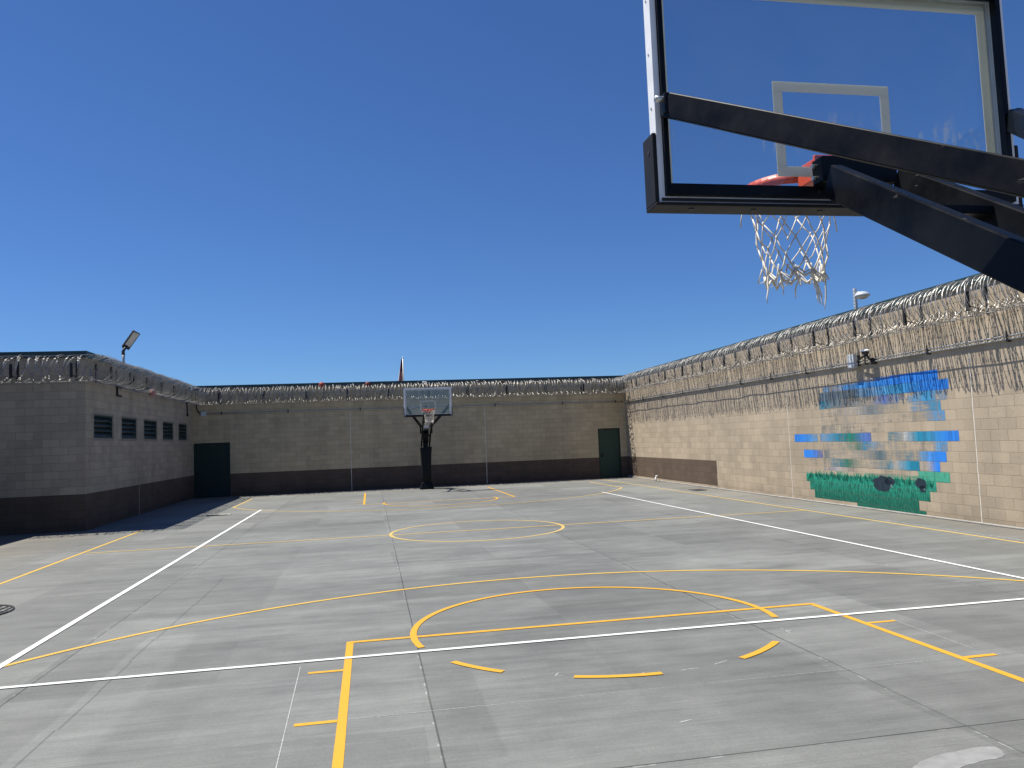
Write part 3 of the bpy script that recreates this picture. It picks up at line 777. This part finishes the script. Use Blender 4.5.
m = MB(); dome(m, (.42,-.1,.26), .17, .11); m.build('lamp_shade', M['box_grey'], t1, 0, True)
m = MB(); dome(m, (.42,-.1,.258), .14, .07, top=False); m.build('lens', M['lens'], t1, 0, True)

# dome camera on a gooseneck with its junction box
xj = yr(16.2)
t2 = empty('junction_box'); t2.matrix_world = MR @ Matrix.Translation((xj,0,3.39))
tag(t2, 'pale grey junction box over the right wall conduits above the mural', 'junction box')
m = MB(); m.box(-.12,-.19,-.16,.12,-.08,.15); m.build('enclosure', M['box_grey'], t2, .012)
m = MB(); m.box(-.10,-.08,-.12,.10,-.001,.12); m.build('mounting_plate', M['bracket'], t2)
m = MB(); m.tube([(-.05,-.13,.15),(-.12,-.12,.3),(-.15,-.06,.42),(-.15,-.01,.6)], .009, 6); m.build('cable', M['bracket'], t2, 0, True)
t3 = empty('dome_camera'); t3.matrix_world = MR @ Matrix.Translation((yr(15.6),0,3.37))
tag(t3, 'white dome security camera on a bent arm above the mural', 'camera')
m = MB(); m.tube([(-.42,-.13,-.02),(-.3,-.16,.03),(-.12,-.2,.06),(0,-.2,.08),(.03,-.2,.14)], .024, 8); m.tube([(.06,-.05,-.08),(.06,-.16,0),(.05,-.2,.1)], .022, 8)
m.box(.02,-.1,-.12,.1,-.001,.02); m.build('arm', M['bracket'], t3, 0, True)
m = MB(); dome(m, (0,-.2,.17), .11, .065); m.build('housing', M['white_plastic'], t3, 0, True)
m = MB(); dome(m, (0,-.2,.168), .085, .085, top=False); m.build('dome', M['smoked'], t3, 0, True)

# bracket and cables on the building side
t4 = MB(); t4.box(0,-.05,0,.045,-.001,.29); t4.box(.045,-.05,.245,.42,-.001,.29); t4.box(.045,-.05,0,.42,-.001,.045)
o = t4.build('conduit_bracket', M['bracket'], None, .004); o.matrix_world = MS @ Matrix.Translation((24.05-MLy,0,3.57))
tag(o, 'black C shaped bracket on the building wall above the first two vents', 'bracket')
m = MB(); m.tube([(0,-.02,.56),(.02,-.03,.2),(.0,-.06,0),(-.08,-.06,-.03),(-.12,-.04,.06)], .022, 6); o = m.build('hanging_cable', M['bracket'], None, 0, True)
o.matrix_world = MS @ Matrix.Translation((33.0-MLy-.2,0,3.33)); tag(o, 'black cable hanging in a hook shape at the far end of the building side', 'cable')
m = MB(); m.tube([(0,-.02,.45),(.01,-.04,.2),(.1,-.06,.05),(.25,-.05,.02)], .022, 6); o = m.build('hanging_cable', M['bracket'], None, 0, True)
o.matrix_world = MF @ Matrix.Translation((.16,0,3.42)); tag(o, 'black cable dropping from the coil to the far wall junction box', 'cable')

# balls and scraps caught in the wire
def ball(loc, r, col, label, name='ball', group=None, squash=1.0):
    t = NT(name+'_skin'); n = t.noise(14, None, 3)
    X_, Y_, Z_ = t.xyz()
    seam = t.math('MINIMUM', t.math('MINIMUM', t.math('ABSOLUTE', X_), t.math('ABSOLUTE', Z_)), t.math('ABSOLUTE', t.math('SUBTRACT', t.math('ABSOLUTE', Y_), r*.55)))
    c = t.mix(t.rng(n, .3, .7, 0, .3), col, tuple(k*.6 for k in col)); c = t.mix(t.rng(seam, .003, .007, .7, 0), c, (.03,.02,.02))
    mat = t.base(c, .7)
    m = MB(); secs = []
    for j in range(13):
        a = -PI/2+PI*j/12; rr = r*math.cos(a)+.0004
        secs.append([(rr*math.cos(2*PI*i/18), rr*math.sin(2*PI*i/18), r*math.sin(a)*squash) for i in range(18)])
    m.loft(secs); o = m.build(name, mat, None, 0, True); o.location = loc; o.rotation_euler = (.4,.7,.3)
    return tag(o, label, 'ball', group)
ball((-6.72,26.2,3.80), .115, (.55,.27,.27), 'faded pink ball caught under the coil on the building side')
ball((-1.93,33.42,4.47), .12, (.42,.07,.04), 'red ball wedged in the far wall coil left of the flag')
ball((-.04,33.42,4.44), .12, (.2,.035,.03), 'dark red ball wedged in the far wall coil near the flag')
ball((4.65,33.4,4.42), .10, (.16,.13,.12), 'dull dark ball in the far wall coil right of the far hoop', squash=.7)
def scrap(loc, c, label, s):
    mat = simple('scrap_cloth', c, .9); m = MB(); rnd = random.Random(s); vs = []
    for i in range(6):
        for j in range(4): vs.append(((i-2.5)*.05+rnd.uniform(-.015,.015), rnd.uniform(-.04,.04), (j-1.5)*.04+rnd.uniform(-.015,.015)-.03*abs(i-2.5)*.5))
    m.add(vs, [(i*4+j,(i+1)*4+j,(i+1)*4+j+1,i*4+j+1) for i in range(5) for j in range(3)])
    o = m.build('rag', mat, None, 0, True); o.location = loc
    so_ = o.modifiers.new('thick', 'SOLIDIFY'); so_.thickness = .008
    return tag(o, label, 'rag')
scrap((2.35,33.4,4.46), (.55,.55,.52), 'pale rag snagged in the far wall coil above the backboard', 4)
scrap((5.72,33.4,4.41), (.1,.07,.06), 'dark rag snagged in the far wall coil right of the hoop', 6)

# flag on a pole beyond the far wall
fl = empty('flagpole', (3.5, 80, 0)); tag(fl, 'flagpole with a limp red white and blue flag rising behind the far wall', 'flagpole')
m = MB(); m.tube([(0,0,0),(0,0,10.62)], [.09,.05], 10); m.build('pole', M['conduit'], fl, 0, True)
m = MB(); dome(m, (0,0,10.62), .08, .1); m.build('finial', M['bolt'], fl, 0, True)
def flag_mat():
    t = NT('flag_cloth'); a = t.node('ShaderNodeVertexColor', layer_name='paint'); t.base(a.outputs['Color'], .85); return t.m
m = MB(); rnd = random.Random(2); nz = 26; nf = 13
for j in range(nz):
    za, zb = 10.5-3.2*j/nz, 10.5-3.2*(j+1)/nz
    for i in range(nf):
        def P(i_, z_):
            k = (10.5-z_)/3.2; wd = .12+.62*k*(1-.12*k); u = i_/nf
            return (-.04-wd*u, .14*k*math.sin(i_*2.4+k*1.5)-.02, z_-.35*u*k)
        k = (j+.5)/nz
        if k < .38 and i < 9: c = (.03,.04,.10,1)
        elif k > .72: c = (.5,.03,.04,1) if (i % 4) < 3 else (.65,.6,.58,1)
        else: c = (.62,.6,.58,1) if (i+j//8) % 2 else (.45,.04,.05,1)
        m.add([P(i,za),P(i+1,za),P(i+1,zb),P(i,zb)], [(0,1,2,3)], c)
m.build('flag', flag_mat(), fl, 0, True)

# ------------------------------------------------------------------ ground fittings
m = MB(); m.tube([(-.0,0,0),(0,0,.16)], .035, 10); m.tube([(0,0,.16),(-.0,.0,.2),(.06,-.05,.21)], .03, 8)
o = m.build('pipe_stub', M['white_plastic'], None, 0, True); o.location = (11.16,29.75,0)
tag(o, 'white capped pipe stub on the ground by the brown patch of the right wall', 'pipe')
def grate(loc, r, label):
    root = empty('drain_grate', loc); tag(root, label, 'drain')
    m = MB(); m.tube([(r*math.cos(a*PI/16), r*math.sin(a*PI/16), .006) for a in range(32)], .013, 6, True); m.build('rim', M['iron'], root, 0, True)
    m = MB()
    for k in range(-5, 6):
        x = k*r/6; hh = math.sqrt(r*r-x*x)*.97; m.box(x-.009,-hh,.002,x+.009,hh,.009)
    m.box(-r*.97,-.012,.0095,r*.97,.012,.013); m.box(-r*.8,.24,.0095,r*.8,.258,.013); m.box(-r*.8,-.258,.0095,r*.8,-.24,.013)
    m.build('bars', M['iron'], root)
    return root
grate((-5.02,10.85,0), .56, 'round iron drain grate in the slab at the left edge')
for (x, y, sx, sy, lb_) in ((-4.45,24.4,.34,.2,'flat iron cover plate set in slab beside building shadow'), (10.5,24.2,.2,.3,'small dark cover plate near foot of the right wall')):
    root = empty('cover_plate', (x,y,0)); tag(root, lb_, 'cover plate')
    m = MB(); m.box(-sx,-sy,.001,sx,sy,.014); m.build('plate', M['iron'] if x > 0 else M['kerb'], root, .003)
    m = MB(); m.box(-sx*.9,-sy-.02,.001,sx*.9,-sy-.0005,.022); m.build('lifting_lip', M['iron'], root)

# ------------------------------------------------------------------ hoop (origin at pole base, board faces +Y)
HX, HY = 2.19, 1.22
def make_hoop():
    root = empty('basketball_hoop', (HX, HY, 0))
    B = 3.2-HY          # y of the board's back
    hw = .893; zb, zt = 2.932, 3.985
    # glass
    m = MB(); m.box(-hw+.0095,B+.034,zb+.0095,hw-.0095,B+.046,zt-.0095); m.build('glass', M['glass'], root)
    # printed border and shooting square on the front of the glass
    def ring(m, x0, z0, x1, z1, wd, y):
        for (a, b, c, d) in ((x0,z0,x1,z0+wd),(x0,z1-wd,x1,z1),(x0,z0+wd,x0+wd,z1-wd),(x1-wd,z0+wd,x1,z1-wd)): m.box(a,y,b,c,y+.002,d)
    m = MB(); ring(m, -hw+.024, zb+.024, hw-.024, zt-.024, .05, B+.0475); m.build('printed_border', M['print'], root)
    m = MB(); ring(m, -.302, 3.066, .302, 3.52, .048, B+.0475); m.build('shooting_square', M['print'], root)
    # aluminium rim channel
    m = MB()
    q = .008
    m.box(-hw-.02,B-.018,zb-.02,-hw+q,B+.055,zt+.02); m.box(hw-q,B-.018,zb-.02,hw+.02,B+.055,zt+.02)
    m.box(-hw+q,B-.018,zt-q,hw-q,B+.055,zt+.02); m.box(-hw+q,B-.018,zb-.02,hw-q,B+.055,zb+q)
    m.box(-hw+q+.001,B+.0505,zb+q+.001,-hw+.03,B+.054,zt-q-.001); m.box(hw-.03,B+.0505,zb+q+.001,hw-q-.001,B+.054,zt-q-.001)
    m.box(-hw+.0305,B+.0505,zt-.03,hw-.0305,B+.054,zt-q-.001); m.box(-hw+.0305,B+.0505,zb+q+.001,hw-.0305,B+.054,zb+.03)
    m.build('board_frame', M['alu'], root, .004)
    # black steel back frame
    m = MB(); i_ = q+.001
    m.box(-hw+i_,B-.036,zb+i_,-hw+.033,B+.003,zt-i_); m.box(hw-.036,B-.036,zb+i_,hw-i_,B+.003,zt-i_)
    m.box(-hw+.0331,B-.036,zt-.033,hw-.0361,B+.003,zt-i_); m.box(-hw+.0331,B-.036,zb+i_,hw-.0361,B+.003,zb+.062)
    m.build('back_frame', M['black_steel'], root, .003)
    # edge padding: U channel round the lower edge and up both sides
    m = MB()
    m.box(-hw-.04,B-.03,zb-.036,hw+.04,B+.10,zb-.0215)
    for s in (-1, 1):
        a, b = sorted((s*(hw+.021), s*(hw+.04))); m.box(a,B-.02,zb-.0215,b,B+.10,3.225)
    m.box(-hw-.02,B-.045,zb-.0215,hw+.02,B-.037,zb-.006); m.box(-hw+.02,B+.071,zb-.0215,hw-.02,B+.1,zb+.04)
    pd = m.build('edge_pad', M['pad'], root, .008)
    for x in (-.75,-.45,-.12,.2,.5,.78):
        MB().tube([(x,B+.02,zb-.035),(x,B+.02,zb-.04)], .012, 8).build('pad_rivet', M['iron'], pd)
    for sg in (-1, 1): MB().tube([(sg*(hw+.039),B+.03,3.15),(sg*(hw+.043),B+.03,3.15)], .011, 8).build('pad_rivet', M['iron'], pd)
    for k in (3.35,3.6,3.85):
        for sg in (-1, 1): MB().tube([(sg*(hw+.019),B+.02,k),(sg*(hw+.023),B+.02,k)], .006, 8).build('frame_screw', M['bolt'], root)
    # rim with mounting bracket
    rc = B+.07+.16+.229; rz = 3.148
    m = MB()
    m.tube([(.229*math.cos(2*PI*a/40), rc+.229*math.sin(2*PI*a/40), rz) for a in range(40)], .0095, 8, True)
    m.tube([(.236*math.cos(2*PI*a/40), rc+.236*math.sin(2*PI*a/40), rz-.022) for a in range(40)], .007, 8, True)
    secs = []
    band = [(.246*math.cos(a), rc+.246*math.sin(a)) for a in [math.radians(180+k*9) for k in range(21)]]
    for i in range(20):
        (x0,y0),(x1,y1) = band[i], band[i+1]
        h0 = .02+.03*math.sin(PI*i/20); h1 = .02+.03*math.sin(PI*(i+1)/20)
        m.add([(x0,y0,rz-h0),(x1,y1,rz-h1),(x1,y1,rz+.012),(x0,y0,rz+.012),(x0*.98,y0+.004,rz-h0),(x1*.98,y1+.004,rz-h1),(x1*.98,y1+.004,rz+.012),(x0*.98,y0+.004,rz+.012)],
              [(0,1,2,3),(7,6,5,4),(3,2,6,7),(1,0,4,5)])
    m.build('rim', M['red'], root, 0, True)
    m = MB(); m.box(-.105,B+.0545,rz-.1,.105,B+.075,rz+.03); m.box(-.105,B+.0755,rz-.02,.105,rc-.22,rz+.015); m.box(-.1,B+.0755,rz-.085,.1,rc-.24,rz-.0205)
    m.build('rim_bracket', M['red'], root, .006)
    # net: diamond mesh hung from twelve hooks, gathered bottom, frayed tails
    rnd = random.Random(31); m = MB(); K = 11; R_ = 6
    def node(j, i):
        zz = rz-.025-.43*(j/(R_-1))**.92; rad = .222-.078*(j/(R_-1))**.75
        rs = random.Random(j*100+(i % K)); ang = 2*PI*(i+.5*(j % 2))/K+rs.uniform(-.06,.06)
        return Vector((rad*math.cos(ang)+rs.uniform(-.008,.008)-.012*j/R_, rc+rad*math.sin(ang)+rs.uniform(-.008,.008), zz+rs.uniform(-.014,.014)))
    for j in range(R_-1):
        for i in range(K):
            a = node(j, i)
            if j > 0 and rnd.random() < .05: continue
            for b in ((node(j+1, i), node(j+1, i-1)) if j % 2 == 0 else (node(j+1, i), node(j+1, i+1))):
                mid = a.lerp(b, .5)+Vector((rnd.uniform(-.006,.006),rnd.uniform(-.006,.006),-.006))
                m.tube([a, mid, b], .0034 if j < 4 else .0042, 5)
    for j in range(R_):
        for i in range(K):
            p = node(j, i); m.tube([p+Vector((0,0,.010)), p, p-Vector((0,0,.011))], [.0035,.0062,.0035], 6)
    for i in range(K):                                  # hooks
        a = node(0, i); m.tube([a, a+Vector((0,0,.028))], .004, 5)
    ring_ = []
    for i in range(K*2):                                # loose bottom cord, hanging in loops
        p = node(R_-1, i/2 if i % 2 == 0 else (i-1)/2)
        if i % 2: p = p.lerp(node(R_-1, (i+1)//2), .5)-Vector((0,0,rnd.uniform(.01,.05)))
        ring_.append(p)
    m.tube(ring_, .008, 5, True)
    ring2 = [p*1.0+Vector((rnd.uniform(-.01,.01),rnd.uniform(-.01,.01),rnd.uniform(-.03,.03))) for p in ring_]
    m.tube(ring2, .005, 5, True)
    for i in range(K):                                  # extra frayed loops at the sides
        p = node(R_-1, i); q = p+Vector((rnd.uniform(-.02,.02), rnd.uniform(-.02,.02), -rnd.uniform(.02,.06)))
        m.tube([p, q+Vector((.02,0,0)), q-Vector((.015,0,.01)), p-Vector((.01,0,-.04))], .004, 5)
    for i, L in ((5,.16),(6,.12),(8,.17),(9,.19),(11,.13),(0,.15),(1,.11),(7,.08)):
        p = node(R_-1, i); pts = [p]; d = Vector((rnd.uniform(-.2,.2), rnd.uniform(-.2,.2), -1))
        for k in range(6): pts.append(pts[-1]+d*L/6+Vector((rnd.uniform(-.008,.008), rnd.uniform(-.006,.006), 0)))
        m.tube(pts, [.0055,.005,.0045,.004,.0045,.003,.002], 5)
    for ang, L in ((0.1,.13),(3.0,.11)):                 # broken strands near the top
        p = Vector((.215*math.cos(ang), rc+.215*math.sin(ang), rz-.09)); o_ = Vector((math.cos(ang), math.sin(ang), 0))
        m.tube([p, p+o_*.03+Vector((0,0,.015)), p+o_*.05-Vector((0,0,L*.5)), p+o_*.06-Vector((0,0,L))], .0035, 5)
    m.build('net', M['rope'], root, 0, True)
    # board mounting block, twin lower arms, cross plate
    m = MB(); m.box(-.185,B-.13,2.985,.185,B-.037,3.105); m.build('mount_block', M['black_steel'], root, .01)
    for sg in (-1, 1):
        for zz in (3.02, 3.075): MB().tube([(sg*.184,B-.06,zz),(sg*.197,B-.06,zz)], .011, 6).build('mount_bolt', M['bolt'], root)
    def zarm(y): return 2.932-.62*((2.97-HY)-y)
    for s in (-1, 1):
        m = MB(); m.bar((s*.165,B-.16,zarm(B-.16)), (s*.165,-.12,zarm(-.12)), .056, .142)
        m.build('lower_arm', M['black_steel'], root, .006)
    yy = 2.56-HY; MB().box(-.1375,yy-.06,zarm(yy)-.005,.1375,yy+.06,zarm(yy)+.03).build('cross_plate', M['black_steel'], root, .004)
    yy = 1.75-HY; MB().box(-.1375,yy-.05,zarm(yy)-.04,.1375,yy+.05,zarm(yy)+.04).build('cross_plate', M['black_steel'], root, .004)
    # upper braces to the board's sides, their uprights and cross tube
    ye, ze = 1.85-HY, 2.548
    for s in (-1, 1):
        br = MB(); br.bar((s*.868,B-.075,3.325), (s*.2,ye,ze), .055, .104); bo = br.build('upper_brace', M['black_steel'], root, .005)
        m = MB(); m.box(min(s*.868,s*.898),B-.1,3.285,max(s*.868,s*.898),B-.0365,3.375)
        m.build('brace_lug', M['black_steel'], bo, .004)
        m = MB(); m.tube([(s*.89,B-.08,3.35),(s*.935,B-.08,3.35)], .014, 8); m.build('bolt', M['bolt'], bo, 0, True)
        m = MB(); m.bar((s*.2235,ye,zarm(ye)+.02), (s*.2235,ye,ze+.06), .06, .012, (0,1,0)); m.build('upright_strap', M['black_steel'], root, .003)
    m = MB(); m.tube([(-.26,ye,ze),(.26,ye,ze)], .024, 10); m.build('cross_tube', M['black_steel'], root, 0, True)
    m = MB(); m.box(-.11,ye+.03,ze-.05,.11,ye+.036,ze+.03); m.box(-.08,ye+.02,ze-.02,.08,ye+.03,ze+.01); m.build('label_plate', M['alu'], root)
    # post, pad, base cover
    m = MB(); m.box(-.1,-.1,0,.1,.1,1.98); m.build('post', M['black_steel'], root, .012)
    m = MB(); m.bar((0,.06,1.9),(0,.56,2.44),.225,.1); m.build('lift_spring_cover', M['black_steel'], root, .012)
    def rrect(hx, y0, y1, z, c=.05, n=4):
        pts = []
        for (cx, cy, a0) in ((hx-c, y1-c, 0), (-hx+c, y1-c, PI/2), (-hx+c, y0+c, PI), (hx-c, y0+c, 1.5*PI)):
            for k in range(n+1): a = a0+PI/2*k/n; pts.append((cx+c*math.cos(a), cy+c*math.sin(a), z))
        return pts
    m = MB(); m.loft([rrect(.18,-.2,.2,.2),rrect(.185,-.2,.22,.7),rrect(.21,-.2,.25,1.4),rrect(.24,-.21,.28,1.69),rrect(.235,-.2,.27,1.72)])
    m.build('post_pad', M['pole_pad'], root, 0, True)
    m = MB(); m.loft([rrect(.28,-.28,.28,0),rrect(.275,-.28,.28,.03),rrect(.2,-.21,.22,.27),rrect(.19,-.2,.21,.28)])
    m.build('base_cover', M['black_steel'], root)
    return root
hoop = make_hoop()
tag(hoop, 'near basketball hoop seen from behind, glass board overhead at upper right', 'basketball hoop', 'pair of basketball hoops')
h2 = copy_tree(hoop); h2.location = (2.235, 32.24, 0); h2.rotation_euler = (0,0,PI)
tag(h2, 'far basketball hoop on padded black post in front of the shaded far wall', 'basketball hoop', 'pair of basketball hoops')
